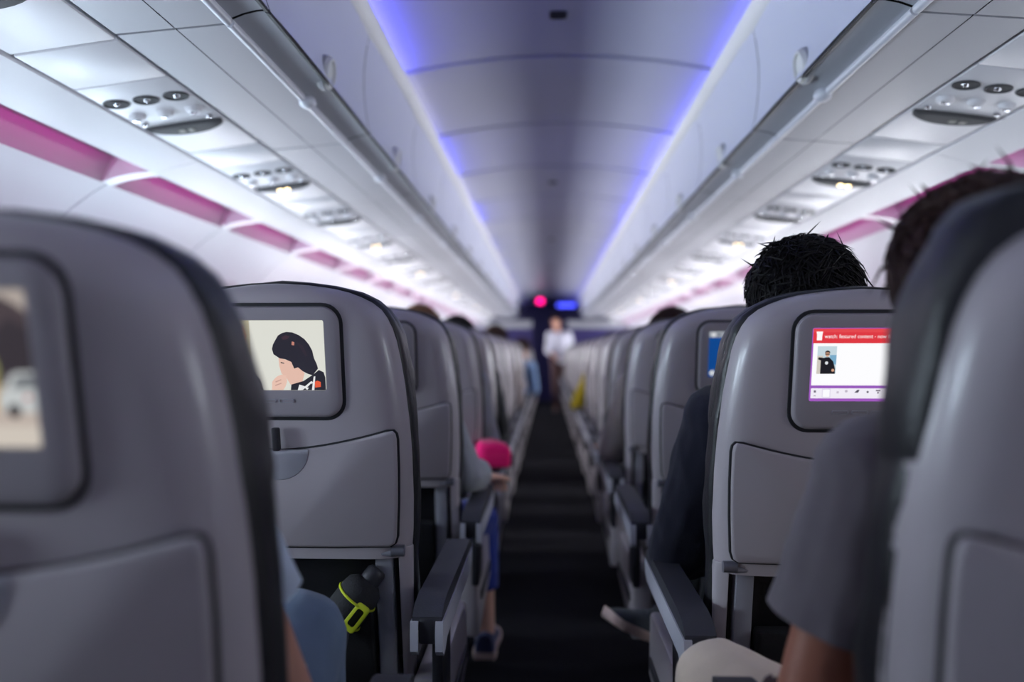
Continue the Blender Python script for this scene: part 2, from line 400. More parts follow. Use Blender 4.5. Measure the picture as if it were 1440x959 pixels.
# windows: raised surround, pane that lets the daylight in
wn = 0
for s in (-1, 1):
    wp = None
    for k in range(33):
        yw = Y0 + .3 + k * .53; wn += 1
        if yw > 15.2: break
        if wp is None:
            def wx(z): return lerp_tab([(b, a) for a, b in reversed(WALL)], z)
            bm = B(); zc = 1.02; out = rrect(.46, .66, .20, 6, 0, .08); mid = rrect(.41, .60, .18, 6, 0, .08); inn = rrect(.235, .345, .10, 6)
            rg = []
            for ps, off in ((out, -.003), (mid, .006), (inn, .002)):
                rg.append([bm.verts.new((s * (wx(zc + z) - off), x, zc + z)) for x, z in ps])
            n = len(out)
            for a, b in zip(rg, rg[1:]):
                for i in range(n): bm.faces.new((a[i], a[(i + 1) % n], b[(i + 1) % n], b[i]))
            fr = struct(obj('window_1', bm, WHITE))
            bm = B(); bm.faces.new([bm.verts.new((s * (wx(zc + z) - .003), x, zc + z)) for x, z in rrect(.24, .35, .10, 6)]); obj('pane', bm, PANE, fr, smooth=0)
            wp = fr
        else: fr = copy_tree(wp)
        fr.location.y = yw; fr.name = 'window_%d' % wn
        if yw < 0.3 or yw > 4.5:          # pane glow tuned by zone: bright rear left, dim rear right, brightest forward
            me = fr.children[0].data.copy(); fr.children[0].data = me; me.materials[0] = (PANE_REAR_L if s < 0 else PANE_REAR_R) if yw < 0.3 else PANE_FAR
for o in C.objects:
    if o.name.startswith('window_'): o['kind'] = 'structure'
# end walls
bm = B(); box(bm, -1.9, 1.9, Y_BACK - .15, Y_BACK - .02, 0, H(1.2)); struct(obj('wall_back', bm, CEIL, smooth=0))
bm = B(); box(bm, -1.9, 1.9, Y_GALLEY, Y_GALLEY + .1, 0, H(1.2)); struct(obj('wall_front', bm, NAVY, smooth=0))
# class divider at the far end
for s, side in ((-1, 'left'), (1, 'right')):
    t = thing('cabin_divider', 'dark purple cabin divider with pale top band across the far %s seats' % side, 'partition', (s * 1.05, 15.5, 0), 'cabin dividers')
    bm = B(); box(bm, -.72, .72, -.03, .03, 0, 1.52, .01); obj('panel', bm, NAVY, t)
    bm = B(); box(bm, -.72, .72, -.04, .04, 1.52, 1.66, .01); obj('top_band', bm, BINGREY, t)
t = thing('exit_sign', 'small glowing magenta sign light hanging from the ceiling at the far end', 'sign', (-.165, 14.4, H(.89)))
bm = B(); box(bm, -.055, .055, 0, .03, -.045, .045, .008); obj('sign_housing', bm, DARKMETAL, t)
bm = B(); box(bm, -.05, .05, -.006, .0, -.04, .04, .002); obj('sign_face', bm, emit('magenta_face', REDLED, 5.0), t)
bm = B(); tube(bm, [(0, .015, .04), (0, .015, .21)], .008); obj('hanger', bm, DARKMETAL, t)
t = thing('galley_light', 'blue glowing ceiling light beyond the divider at the far end', 'lamp', (.34, 16.6, H(.92)))
bm = B(); box(bm, -.2, .2, -.05, .05, 0, .06, .01); obj('lamp_housing', bm, DARKMETAL, t)
bm = B(); box(bm, -.18, .18, -.056, -.05, .0, .05); box(bm, -.18, .18, -.05, .05, -.006, 0); obj('lamp_lens', bm, emit('blue_lens', (.06, .08, 1, 1), 3.5), t, smooth=0)
bm = B(); tube(bm, [(-.1, 0, .06), (-.1, 0, .15)], .01); tube(bm, [(.1, 0, .06), (.1, 0, .15)], .01); obj('hanger', bm, DARKMETAL, t)

# ------------------------------------------------------------------ seats
def back(z): return (0.97 - z) * 0.2
OUT = [(0, 1.1925), (.05, 1.1905), (.10, 1.1845), (.14, 1.1745), (.17, 1.1605), (.19, 1.1445), (.203, 1.124), (.212, 1.100), (.219, 1.06), (.226, 1.01), (.232, .95), (.2355, .88), (.236, .80), (.233, .74), (.228, .69)]
def out_w(z): return lerp_tab([(b, a) for a, b in reversed(OUT)], z)
def seg_d(p, a, b):
    ax, az = a; bx, bz = b; px, pz = p; dx, dz = bx - ax, bz - az; t = max(0, min(1, ((px - ax) * dx + (pz - az) * dz) / (dx * dx + dz * dz)))
    return math.hypot(px - ax - dx * t, pz - az - dz * t)
def edge_d(x, z): return min(seg_d((abs(x), z), a, b) for a, b in zip(OUT, OUT[1:]))
def shell_mesh():
    bm = B(); rows = []; us = [-1, -.985, -.96, -.93, -.89, -.84, -.76, -.64, -.48, -.25, 0, .25, .48, .64, .76, .84, .89, .93, .96, .985, 1]
    zs = [.69, .715, .74, .80, .88, .95, 1.01, 1.06, 1.09, 1.112, 1.13, 1.145, 1.158, 1.168, 1.176, 1.182, 1.186, 1.1895, 1.1915, 1.1925]
    Rr = .048
    for z in zs:
        row = []
        for u in us:
            w = out_w(z); x = u * w; d = edge_d(x, z); y = back(z)
            if d < Rr: y += Rr - math.sqrt(max(0, Rr * Rr - (Rr - d) ** 2))
            y += 0.012 * max(0, (abs(u) - .55) / .45) ** 2
            row.append(bm.verts.new((x, y, z)))
        rows.append(row)
    for a, b in zip(rows, rows[1:]):
        for i in range(len(us) - 1): bm.faces.new((a[i], a[i + 1], b[i + 1], b[i]))
    # return the rim towards the cushion
    rim = [r[0] for r in rows] + rows[-1][1:-1] + [r[-1] for r in reversed(rows)]
    bk = [bm.verts.new((v.co.x * .985, v.co.y + .02, v.co.z - (.004 if v.co.z > 1.1 else 0))) for v in rim]
    for i in range(len(rim) - 1): bm.faces.new((rim[i], rim[i + 1], bk[i + 1], bk[i]))
    bmesh.ops.remove_doubles(bm, verts=bm.verts, dist=1e-6)
    return bm
def cushion_mesh(z0, z1, grow, ya, yb, raise_=0.0, wr=0.0, wing=0.0, seed=0, taper=0.0):
    """padded slab following the seat outline from z0 up to z1"""
    bm = B(); half = [(0, z1)] + [(a + grow, min(b + raise_, z1)) for a, b in OUT[1:] if b + raise_ > z0] + [(out_w(z0 - raise_) + grow, z0)]
    fine = []
    for a, b in zip(half, half[1:]):
        n = max(1, int(math.hypot(a[0] - b[0], a[1] - b[1]) / .014))
        for i in range(n): fine.append((a[0] + (b[0] - a[0]) * i / n, a[1] + (b[1] - a[1]) * i / n))
    fine.append(half[-1])
    loop = fine + [(x, z) for x, z in [(-a, b) for a, b in reversed(fine)] if abs(x) > 1e-6]
    loop = [p for p in loop]; n = len(loop)
    prof = [(0, .010), (.004, .003), (.02, 0), (.05, 0), (.075, .002), (.088, .010), (.095, .022)]
    rings = []; T = yb - ya
    for t, ins in prof:
        ps = inset(loop, ins); rings.append([bm.verts.new((x, back(z) + ya + T * t / .095, z)) for x, z in ps])
    for a, b in zip(rings, rings[1:]):
        for k in range(n): bm.faces.new((a[k], a[(k + 1) % n], b[(k + 1) % n], b[k]))
    bm.faces.new(rings[0][::-1]); bm.faces.new(rings[-1])
    if taper:      # the padded head part narrows towards its lower edge
        for v in bm.verts:
            q = max(0.0, 1 - (v.co.z - z0) / .10); q = q * q * (3 - 2 * q); v.co.x *= 1 - taper * q / .23; v.co.y -= taper * 1.5 * q * (1 if v.co.y - back(v.co.z) > (ya + yb) / 2 else 0)
    if wr or wing:
        for v in bm.verts:
            p = Vector((v.co.x * 9 + seed, v.co.y * 30 + v.co.z * 14, v.co.z * 16))
            k = noise.noise(p) * wr; sx = 1 if v.co.x > 0 else -1
            v.co.x += sx * k if abs(v.co.x) > .15 else 0
            if v.co.z > 1.12: v.co.z += k * .8
            if wing: v.co.x += sx * wing * math.exp(-((v.co.z - 1.075 - raise_) / .05) ** 2) * (1 if abs(v.co.x) > .15 else 0)
            
    return bm
def tray_outline(grow=0.0):
    pts = []
    top = lambda x: .931 - .038 * (1 - (abs(x) / .205) ** 1.6)
    for i in range(19):
        x = -.195 + .39 * i / 18; pts.append((x, top(x) + grow))
    e = grow
    pts += [(.207 + e * .7, .930 + e * .7), (.212 + e, .925 + e * .3), (.214 + e, .915), (.214 + e, .86), (.212 + e, .80), (.208 + e, .735), (.204 + e * .8, .722 - e * .3), (.195 + e * .4, .716 - e * .7)]
    pts += [(.10, .714 - e), (0, .714 - e), (-.10, .714 - e)]
    pts += [(-x, z) for x, z in reversed(pts[19:27])]
    return pts[::-1]
ZS = 1.064          # height of the screen's centre
def make_seat(a, full=True, raised=False):
    """a = +1 when the aisle lies towards +x"""
    t = thing('passenger_seat', 'x', 'seat')
    obj('back_shell', shell_mesh(), SHELL, t, smooth=60)
    if raised:
        obj('back_cushion', cushion_mesh(.48, 1.10, .002, .050, .135, 0, .008, 0, 3), LEATHER, t, smooth=70)
        obj('headrest', cushion_mesh(.90, 1.226, .001, .040, .150, .033, .011, .004, 7, .016), LEATHER, t, smooth=70)
    else:
        obj('back_cushion', cushion_mesh(.48, 1.197, .004, .045, .125, .004, .004, 0, 1), LEATHER, t, smooth=70)
        obj('headrest', cushion_mesh(.88, 1.199, .004, .060, .140, .005, .004, 0, 5, .016), LEATHER, t, smooth=70)
    bm = B(); box(bm, -.225, .225, .14, .62, .36, .47, .035, 3); obj('seat_cushion', bm, LEATHER, t)
    # bezel, screen, buttons
    bm = B(); plate(bm, rrect(.252, .207, .036, 7, 0, ZS - .012), back, .0015, .006, .0012); obj('bezel_gap', bm, GAP, t)
    bm = B(); plate(bm, rrect(.240, .195, .031, 7, 0, ZS - .012), back, .009, .012, .007, hole=rrect(.1885, .1230, .004, 7, 0, ZS)); bz = obj('screen_bezel', bm, BEZEL, t)
    bm = B(); plate(bm, rrect(.198, .133, .006, 7, 0, ZS), back, .0045, .006, .0005); obj('screen', bm, GLASS, t, smooth=0)
    if full:
        for x in (-.032, 0, .032):
            bm = B(); plate(bm, rrect(.027, .0065, .002, 3, x - .01, ZS - .080), back, .0108, .004, .0006, hole=rrect(.0245, .004, .001, 3, x - .01, ZS - .080)); obj('button', bm, BUTTON, bz)
    # tray with its latch
    bm = B(); plate(bm, tray_outline(.0035), back, .002, .006, .0015); obj('tray_gap', bm, GAP, t)
    bm = B(); plate(bm, tray_outline(), back, .010, .012, .005); tr = obj('tray_table', bm, TRAY, t, smooth=50)
    if full:
        bm = B(); plate(bm, [(.056 * math.cos(R(q)), .896 + .056 * math.sin(R(q))) for q in range(180, 361, 10)], back, .0112, .003, .001); obj('latch_plate', bm, BUTTON, tr)
        bm = B(); plate(bm, rrect(.013, .042, .003, 3, .0, .915), back, .020, .012, .003); obj('tray_latch', bm, DARKMETAL, tr)
        bm = B(); tube(bm, [(-.20, back(.70) + .01, .70), (.20, back(.70) + .01, .70)], .007, 10); 
        obj('hinge_bar', bm, STRUT, tr)
        # struts, lower panel and pocket below the tray
        for sx in (-1, 1):
            bm = B(); ya, yb = back(.69) + .012, back(.36) + .02
            hexa(bm, [(sx * .178 - .016, yb, .36), (sx * .178 + .016, yb, .36), (sx * .178 + .016, yb + .04, .36), (sx * .178 - .016, yb + .04, .36)],
                 [(sx * .178 - .016, ya, .70), (sx * .178 + .016, ya, .70), (sx * .178 + .016, ya + .04, .70), (sx * .178 - .016, ya + .04, .70)], .004)
            obj('strut', bm, STRUT, t)
            bm = B()
            hexa(bm, [(sx * .205, back(.40) + .03, .40), (sx * .222, back(.40) + .035, .40), (sx * .222, back(.40) + .085, .40), (sx * .205, back(.40) + .085, .40)],
                 [(sx * .206, back(.71) + .012, .71), (sx * .2295, back(.71) + .03, .71), (sx * .2295, back(.71) + .075, .71), (sx * .206, back(.71) + .075, .71)], .004)
            obj('side_rail', bm, SHELL, t)
            bm = B(); lathe(bm, [(.0105, -.012), (.0105, .012)], 14, (sx * .207, back(.70) + .008, .705), (1, 0, 0)); obj('hinge_knuckle', bm, METAL, t)
        bm = B(); hexa(bm, [(-.165, back(.38) + .05, .38), (.165, back(.38) + .05, .38), (.165, back(.38) + .06, .38), (-.165, back(.38) + .06, .38)],
                       [(-.165, back(.70) + .045, .70), (.165, back(.70) + .045, .70), (.165, back(.70) + .055, .70), (-.165, back(.70) + .055, .70)]); obj('lower_panel', bm, LOWER, t)
        bm = B(); hexa(bm, [(-.155, back(.38) + .02, .38), (.155, back(.38) + .02, .38), (.155, back(.38) + .05, .38), (-.155, back(.38) + .05, .38)],
                       [(-.155, back(.60) - .0, .585), (.155, back(.60) - .0, .585), (.155, back(.60) + .045, .585), (-.155, back(.60) + .045, .585)], .008); obj('pocket', bm, POCKET, t)
        # aisle armrest: dark pad, pale cheeks rounding down at the rear end
        xc = a * .274; bm = B(); box(bm, xc - .016, xc + .016, -.03, .50, .565, .612, .006); arm = obj('armrest', bm, DARKMETAL, t)
        bm = B()
        P = [(-.028, .613), (.0, .628), (.05, .633), (.48, .633), (.505, .627), (.512, .613)]
        for i in range(len(P) - 1):
            (y0, z0), (y1, z1) = P[i], P[i + 1]
            vs = [bm.verts.new(q) for q in ((xc - .026, y0, z0), (xc + .026, y0, z0), (xc + .026, y1, z1), (xc - .026, y1, z1))]; bm.faces.new(vs)
        vs = [bm.verts.new(q) for q in ((xc - .026, -.028, .606), (xc + .026, -.028, .606), (xc + .026, .512, .606), (xc - .026, .512, .606))]; bm.faces.new(vs)
        for sx in (-1, 1):
            bm.faces.new([bm.verts.new((xc + sx * .026, y, z)) for y, z in P + [(.512, .606), (-.028, .606)]])
        bm.faces.new([bm.verts.new(q) for q in ((xc - .026, -.028, .606), (xc + .026, -.028, .606), (xc + .026, -.028, .613), (xc - .026, -.028, .613))])
        bmesh.ops.remove_doubles(bm, verts=bm.verts, dist=1e-5); obj('arm_pad', bm, PAD, arm)
        for sx in (-1, 1):
            bm = B(); x0, x1 = sorted((xc + sx * .015, xc + sx * .0285))
            pr = [(-.034, .606), (-.037, .585), (-.034, .555), (-.022, .545), (.0, .548), (.03, .562), (.48, .562), (.508, .575), (.514, .606)]
            lo = [bm.verts.new((x0, y, z)) for y, z in pr]; hi = [bm.verts.new((x1, y, z)) for y, z in pr]; n = len(pr)
            for i in range(n): bm.faces.new((lo[i], lo[(i + 1) % n], hi[(i + 1) % n], hi[i]))
            bm.faces.new(lo); bm.faces.new(hi); obj('arm_cheek', bm, ARMWHITE, arm, smooth=30)
        bm = B(); box(bm, xc - .01, xc + .012, .10, .22, .40, .57, .006); obj('arm_post', bm, DARKMETAL, arm)
        # seat side shroud, beams and legs
        bm = B(); hexa(bm, [(a * .225, .14, .24), (a * 0.284, .14, .24), (a * 0.284, .60, .30), (a * .225, .60, .30)][::(1 if a > 0 else -1)],
                       [(a * .225, .12, .45), (a * 0.278, .12, .45), (a * 0.278, .62, .45), (a * .225, .62, .45)][::(1 if a > 0 else -1)], .01); sp = obj('side_shroud', bm, SHELL, t)
        bm = B(); box(bm, *sorted((a * .282, a * .288)), .20, .56, .335, .36, .002); obj('shroud_strip', bm, DARKMETAL, sp)
    bm = B(); tube(bm, [(-.24, .24, .335), (.24, .24, .335)], .022, 10); tube(bm, [(-.24, .52, .335), (.24, .52, .335)], .022, 10); obj('seat_beam', bm, METAL, t)
    for (x, ytop, yft) in ((.10, .24, .20), (.10, .52, .60)):
        bm = B(); tube(bm, [(a * x, ytop, .335), (a * x, yft, .02)], .018, 8); box(bm, a * x - .03, a * x + .03, yft - .05, yft + .05, 0, .025, .005); obj('leg', bm, METAL, t)
    return t
ROW0, RP, NROW, XL, XR = 0.64, 0.81, 18, 0.518, 0.489
protoL, protoR, protoRaised = make_seat(1), make_seat(-1), make_seat(-1, raised=True)
seats = {}
FAR = {'back_shell', 'back_cushion', 'headrest', 'seat_cushion', 'screen_bezel', 'screen', 'bezel_gap', 'tray_gap', 'tray_table', 'armrest', 'arm_pad', 'arm_cheek', 'side_shroud', 'leg', 'seat_beam', 'lower_panel', 'side_rail', 'strut'}
HID = {'screen_bezel', 'screen', 'bezel_gap', 'tray_gap', 'back_shell', 'back_cushion', 'seat_cushion', 'leg', 'tray_table', 'seat_beam'}
used = set()
def place_seat(p, x, y, keep=None):
    if p.name not in used and keep is None: used.add(p.name); t = p
    else: t = copy_tree(p, keep=keep)
    t.location = (x, y, 0); return t
NOTE = {('left', 0): 'grey aisle seat back nearest on the left, its screen showing a street', ('left', 1): 'grey aisle seat back on the left, its screen showing a dark-haired figure',
        ('right', 0): 'pale grey aisle seat nearest on the right, with a bulky black headrest', ('right', 1): 'grey aisle seat back on the right, its screen with a red banner',
        ('right', 2): 'grey aisle seat back on the right, its screen mostly blue'}
for s, side in ((-1, 'left'), (1, 'right')):
    for k in range(-1, NROW):
        yr = ROW0 + k * RP; p = protoL if s < 0 else (protoRaised if k == 0 else protoR)          # row -1 stands behind the camera
        t = place_seat(p, -XL if s < 0 else XR, yr, FAR if k > 7 else None)
        if s < 0 and k == 0: t.scale.z = .993; t.location.x -= .004
        if s > 0 and k == 1: t.location.y -= .05; t.scale.z = .986
        t['group'] = 'aisle seats in the %s block' % side
        t['label'] = NOTE.get((side, k), 'grey aisle seat in the %s block, %s row from the camera' % (side, ORD[k])) if k >= 0 else 'grey aisle seat behind the camera on the %s' % side
        seats[(side, k)] = t
        for j, what in ((1, 'middle'), (2, 'window')):
            h = place_seat(p, s * (.503 + j * .50), yr, HID)
            h['group'] = 'middle and window seats on the %s' % side; h['label'] = 'grey seat on the %s, hidden behind the aisle seats' % side

# ------------------------------------------------------------------ pictures on the lit screens (flat, emitting)
PICS = {}
def pic_mat(rgb, s=1.0):
    k = (rgb, s)
    if k not in PICS: PICS[k] = emit('screen_%d_%d_%d' % rgb, srgb(*rgb), s)
    return PICS[k]
def picture(seat, layers, strength=1.0):
    scr = [c for c in seat.children if c.name.split('.')[0] == 'screen'][0]
    bm = B(); ms = []
    for i, (rgb, pts) in enumerate(layers):
        m = pic_mat(rgb, strength)
        if m not in ms: ms.append(m)
        vs = [bm.verts.new((x, back(ZS + z) - .0052 - i * .00004, ZS + z)) for x, z in pts]
        try: f = bm.faces.new(vs); f.material_index = ms.index(m)
        except ValueError: pass
    me = bpy.data.meshes.new('screen_picture'); bmesh.ops.triangulate(bm, faces=bm.faces); bm.to_mesh(me); bm.free()
    for m in ms: me.materials.append(m)
    return link(bpy.data.objects.new('screen_picture', me), scr)
W2, H2 = .094, .06125
def rect(x0, x1, z0, z1): return [(x0, z0), (x1, z0), (x1, z1), (x0, z1)]
def disc(cx, cz, rx, rz=None, n=20): rz = rz or rx; return [(cx + rx * math.cos(2 * math.pi * i / n), cz + rz * math.sin(2 * math.pi * i / n)) for i in range(n)]
# left second seat: a film still; coordinates from a crop of the photograph
def F(*pts): return [max(-W2, min(W2, (300 + x / 3.197 - 388.5) / 157 * .188)) and (max(-W2, min(W2, (300 + x / 3.197 - 388.5) / 157 * .188)), max(-H2, min(H2, (498 - 360 - y / 3.197) / 98 * .1225))) for x, y in pts]
picture(seats[('left', 1)], [
    ((216, 214, 200), rect(-W2, W2, -H2, H2)),
    ((226, 226, 216), F((185, 285), (530, 285), (530, 597), (185, 597))),
    ((186, 178, 148), F((20, 285), (182, 285), (182, 597), (20, 597))),
    ((205, 150, 90), F((60, 300), (120, 290), (155, 310), (168, 350), (160, 400), (140, 420), (60, 430))),
    ((236, 190, 130), F((100, 305), (130, 300), (155, 330), (158, 375), (140, 390), (110, 360))),
    ((222, 176, 150), F((60, 400), (140, 395), (150, 420), (130, 470), (60, 490))),
    ((30, 26, 34), F((20, 470), (130, 490), (190, 515), (220, 550), (232, 597), (20, 597))),
    ((232, 190, 172), F((312, 450), (372, 468), (404, 492), (432, 520), (420, 556), (400, 575), (362, 572), (346, 545), (322, 522), (326, 500), (314, 490))),
    ((236, 196, 178), F((275, 560), (288, 545), (302, 534), (322, 527), (342, 530), (347, 556), (338, 580), (326, 597), (272, 597))),
    ((206, 160, 146), F((290, 558), (318, 548), (320, 552), (292, 563))),
    ((206, 160, 146), F((288, 574), (318, 564), (320, 568), (290, 579))),
    ((24, 18, 30), F((362, 597), (366, 572), (398, 574), (424, 556), (470, 528), (500, 506), (522, 516), (529, 540), (529, 597))),
    ((236, 236, 236), F((395, 597), (404, 572), (430, 580), (462, 556), (470, 562), (440, 597), (430, 588), (418, 597))),
    ((236, 236, 236), F((462, 597), (474, 536), (482, 534), (474, 597))),
    ((24, 18, 30), F((440, 585), (462, 565), (464, 590))),
    ((232, 90, 50), F((478, 560), (490, 554), (506, 560), (506, 582), (478, 586))),
    ((26, 18, 32), F((284, 412), (290, 392), (304, 370), (316, 352), (336, 341), (356, 336), (384, 338), (414, 350), (440, 368), (460, 392), (474, 420), (480, 452), (492, 480), (497, 500), (486, 512), (470, 530), (448, 524), (424, 512), (402, 494), (384, 500), (372, 470), (344, 458), (318, 454), (290, 436))),
    ((62, 34, 46), F((330, 360), (352, 350), (372, 356), (360, 368), (338, 372))),
    ((44, 26, 38), F((400, 380), (430, 396), (450, 440), (440, 446), (420, 410))),
    ((200, 130, 110), F((380, 378), (392, 382), (390, 396), (378, 394))),
    ((30, 20, 24), F((322, 470), (338, 474), (338, 478), (322, 475))),
], 0.92)
# left first seat: a street; only the right end shows in the photograph
def G(*pts): return [(max(-W2, min(W2, (x + 104) / 352 * .188)), max(-H2, min(H2, (523 - y) / 223 * .1225))) for x, y in pts]
picture(seats[('left', 0)], [
    ((180, 168, 160), rect(-W2, W2, -H2, H2)),
    ((74, 62, 66), G((-280, 430), (-200, 440), (-120, 420), (-40, 432), (-10, 418), (10, 430), (30, 420), (52, 432), (72, 445), (72, 545), (-280, 545))),
    ((54, 46, 52), G((18, 470), (40, 450), (60, 462), (72, 470), (72, 525), (22, 528), (8, 500))),
    ((150, 152, 92), G((-60, 480), (-20, 470), (8, 485), (18, 520), (14, 560), (-60, 560))),
    ((112, 106, 70), G((-30, 520), (-4, 500), (12, 520), (6, 552), (-30, 556))),
    ((196, 182, 172), G((-280, 584), (72, 584), (72, 640), (-280, 640))),
    ((214, 204, 192), G((-280, 600), (72, 604), (72, 640), (-280, 640))),
    ((200, 168, 120), G((-10, 560), (0, 520), (10, 524), (14, 560), (10, 585), (-8, 585))),
    ((202, 206, 206), G((14, 582), (12, 560), (24, 552), (32, 532), (44, 526), (72, 526), (72, 584))),
    ((120, 124, 128), G((34, 550), (40, 534), (56, 530), (72, 530), (72, 550))),
    ((60, 56, 58), disc((34 + 104) / 352 * .188, (523 - 582) / 223 * .1225, .0055)),
    ((190, 60, 54), G((52, 560), (60, 560), (60, 566), (52, 566))),
    ((208, 212, 214), G((-230, 586), (-228, 560), (-190, 552), (-170, 535), (-120, 535), (-96, 556), (-80, 562), (-80, 586))),
], 0.9)
# right second seat: menu page
def K(px, py): return ((px - 1213.5) / 157 * .188, (512.5 - py) / 101 * .1225)
def KR(x0, x1, y0, y1): (a, b), (c, d) = K(x0, y1), K(x1, y0); return rect(a, c, b, d)
seatR2 = seats[('right', 1)]
picture(seatR2, [
    ((160, 90, 190), rect(-W2, W2, -H2, H2)), ((252, 252, 254), KR(1138, 1292, 483, 541)), ((222, 52, 62), KR(1137, 1292, 463, 483)), ((228, 70, 76), KR(1137, 1292, 463, 468)),
    ((150, 88, 186), KR(1137, 1292, 541, 545)), ((240, 236, 246), KR(1138, 1292, 545, 559)),
    # cup-shaped icon
    ((255, 246, 246), [K(1141, 467), K(1150, 467), K(1149, 472), K(1146.5, 474), K(1146.5, 477), K(1149, 479), K(1142, 479), K(1144.5, 477), K(1144.5, 474), K(1142, 472)]),
    # thumbnail: figure in black against a pale wall
    ((196, 214, 222), KR(1144, 1170, 487, 525)), ((120, 170, 200), KR(1161, 1170, 499, 512)), ((206, 200, 190), KR(1144, 1152, 500, 525)),
    ((20, 20, 28), [K(1149, 525), K(1149, 507), K(1153, 503), K(1156, 502), K(1160, 502), K(1166, 508), K(1169, 518), K(1169, 525)]),
    ((20, 20, 28), [K(1145, 505), K(1146, 502), K(1153, 503), K(1153, 508)]),
    ((206, 158, 130), disc(*K(1157.5, 497.5), .0036, .0048)), ((38, 30, 30), [K(1154.2, 497), K(1154.6, 494), K(1157.5, 492.6), K(1160.6, 494), K(1161, 497), K(1159, 495.4), K(1156, 495.4)]),
    ((30, 30, 34), KR(1154.6, 1160.6, 497.2, 498.6)), ((220, 224, 228), disc(*K(1157, 510), .0026)), ((206, 158, 130), disc(*K(1166, 520), .0024)),
    # row of icons
    ((226, 220, 236), KR(1153, 1165, 545.5, 558.5)), ((250, 250, 254), KR(1154.5, 1163.5, 547, 557)),
    ((110, 100, 120), KR(1142, 1145, 548, 551)), ((150, 140, 160), KR(1142, 1145, 555, 556)), ((200, 190, 206), KR(1173, 1176, 549, 552)), ((190, 180, 196), disc(*K(1186, 549), .0022)),
    ((80, 74, 90), [K(1197, 551), K(1201, 547), K(1204, 547), K(1202, 551)]), ((96, 90, 104), disc(*K(1215, 550), .0018)), ((120, 110, 126), KR(1226, 1232, 547, 549)), ((120, 110, 126), disc(*K(1229, 551), .0015)),
    ((90, 84, 98), [K(1240, 552), K(1242.5, 546), K(1245, 552)]), ((90, 84, 98), disc(*K(1256, 549), .003)), ((90, 84, 98), KR(1268, 1275, 547, 551)), ((240, 236, 246), disc(*K(1256, 549), .0015)),
], 1.0)
cu = bpy.data.curves.new('banner_text', 'FONT'); cu.body = 'watch: featured content - now free'; cu.size = .0085; cu.align_x = 'LEFT'
to = bpy.data.objects.new('banner_text', cu); C.objects.link(to)
dg = bpy.context.evaluated_depsgraph_get(); me = bpy.data.meshes.new_from_object(to.evaluated_get(dg)); C.objects.unlink(to); bpy.data.objects.remove(to)
xs = [v.co.x for v in me.vertices]; wtxt = max(xs) - min(xs); goal = (1247 - 1152) / 157 * .188
x0, z0 = K(1152, 476)
for v in me.vertices:
    x, y = v.co.x / wtxt * goal, v.co.y * 1.05
    v.co = Vector((x0 + x, back(ZS + z0 + y) - .0066, ZS + z0 + y))
me.materials.clear(); me.materials.append(pic_mat((255, 244, 244), 1.0))
scr = [c for c in seatR2.children if c.name.split('.')[0] == 'screen'][0]; link(bpy.data.objects.new('banner_text', me), scr)
# right third seat: blue page with a pale bar
picture(seats[('right', 2)], [((8, 78, 158), rect(-W2, W2, -H2, H2)), ((170, 176, 186), rect(-W2, W2, H2 - .016, H2)), ((238, 240, 244), disc(-W2 + .013, H2 - .009, .006)),
    ((120, 128, 140), rect(-W2 + .024, -W2 + .03, H2 - .012, H2 - .005)), ((230, 234, 240), disc(-W2 + .012, -H2 + .011, .0075)), ((24, 98, 178), rect(-W2 + .03, W2, -H2, -H2 + .02))], 0.75)


# ------------------------------------------------------------------ people: one continuous body each, clothes and hair as children
SKIN_A = mat('skin_tan', srgb(196, 140, 118), 0.5, bump=.1, bscale=200, mottle=.06)
SKIN_C = mat('skin_brown', srgb(158, 100, 80), 0.5, bump=.1, bscale=200, mottle=.06)
SKIN_B = mat('skin_fair', srgb(222, 172, 152), 0.5, bump=.1, bscale=200, mottle=.06)
EYEW = mat('eye_white', srgb(235, 232, 228), .2, mottle=.02)
def cloth(name, rgb, fine=420): return mat(name, srgb(*rgb), .9, bump=.35, bscale=fine, mottle=.10, mscale=40, sheen=.2, spec=.2)
def remesh(bm, vox, it=4, fold=0.0, fs=14.0, seed=0, cuts=(), zmap=None):
    me = bpy.data.meshes.new('tmp'); bmesh.ops.recalc_face_normals(bm, faces=bm.faces); bm.to_mesh(me); bm.free()
    o = bpy.data.objects.new('tmp', me); C.objects.link(o)
    m = o.modifiers.new('r', 'REMESH'); m.mode = 'VOXEL'; m.voxel_size = vox
    k = o.modifiers.new('s', 'SMOOTH'); k.iterations = it; k.factor = .5
    dg = bpy.context.evaluated_depsgraph_get(); out = bpy.data.meshes.new_from_object(o.evaluated_get(dg))
    C.objects.unlink(o); bpy.data.objects.remove(o); bpy.data.meshes.remove(me)
    if fold or cuts:
        b = bmesh.new(); b.from_mesh(out)
        for p, d, rad in cuts:
            p = Vector(p); d = Vector(d).normalized()
            sel = [v for v in b.verts if (v.co - p).length < rad]; ss = set(sel)
            ed = [e for e in b.edges if e.verts[0] in ss and e.verts[1] in ss]; fa = [f for f in b.faces if all(v in ss for v in f.verts)]
            bmesh.ops.bisect_plane(b, geom=sel + ed + fa, plane_co=p, plane_no=d, clear_outer=True)
        if fold:
            b.normal_update()
            for v in b.verts:
                q = Vector((v.co.x * fs + seed, v.co.y * fs * .7, v.co.z * fs * .55))
                r = 1 - abs(noise.noise(q)) * 2
                v.co += v.normal * (fold * (r * .7 + noise.noise(q * 2.3) * .5))
        b.to_mesh(out); b.free()
    return out
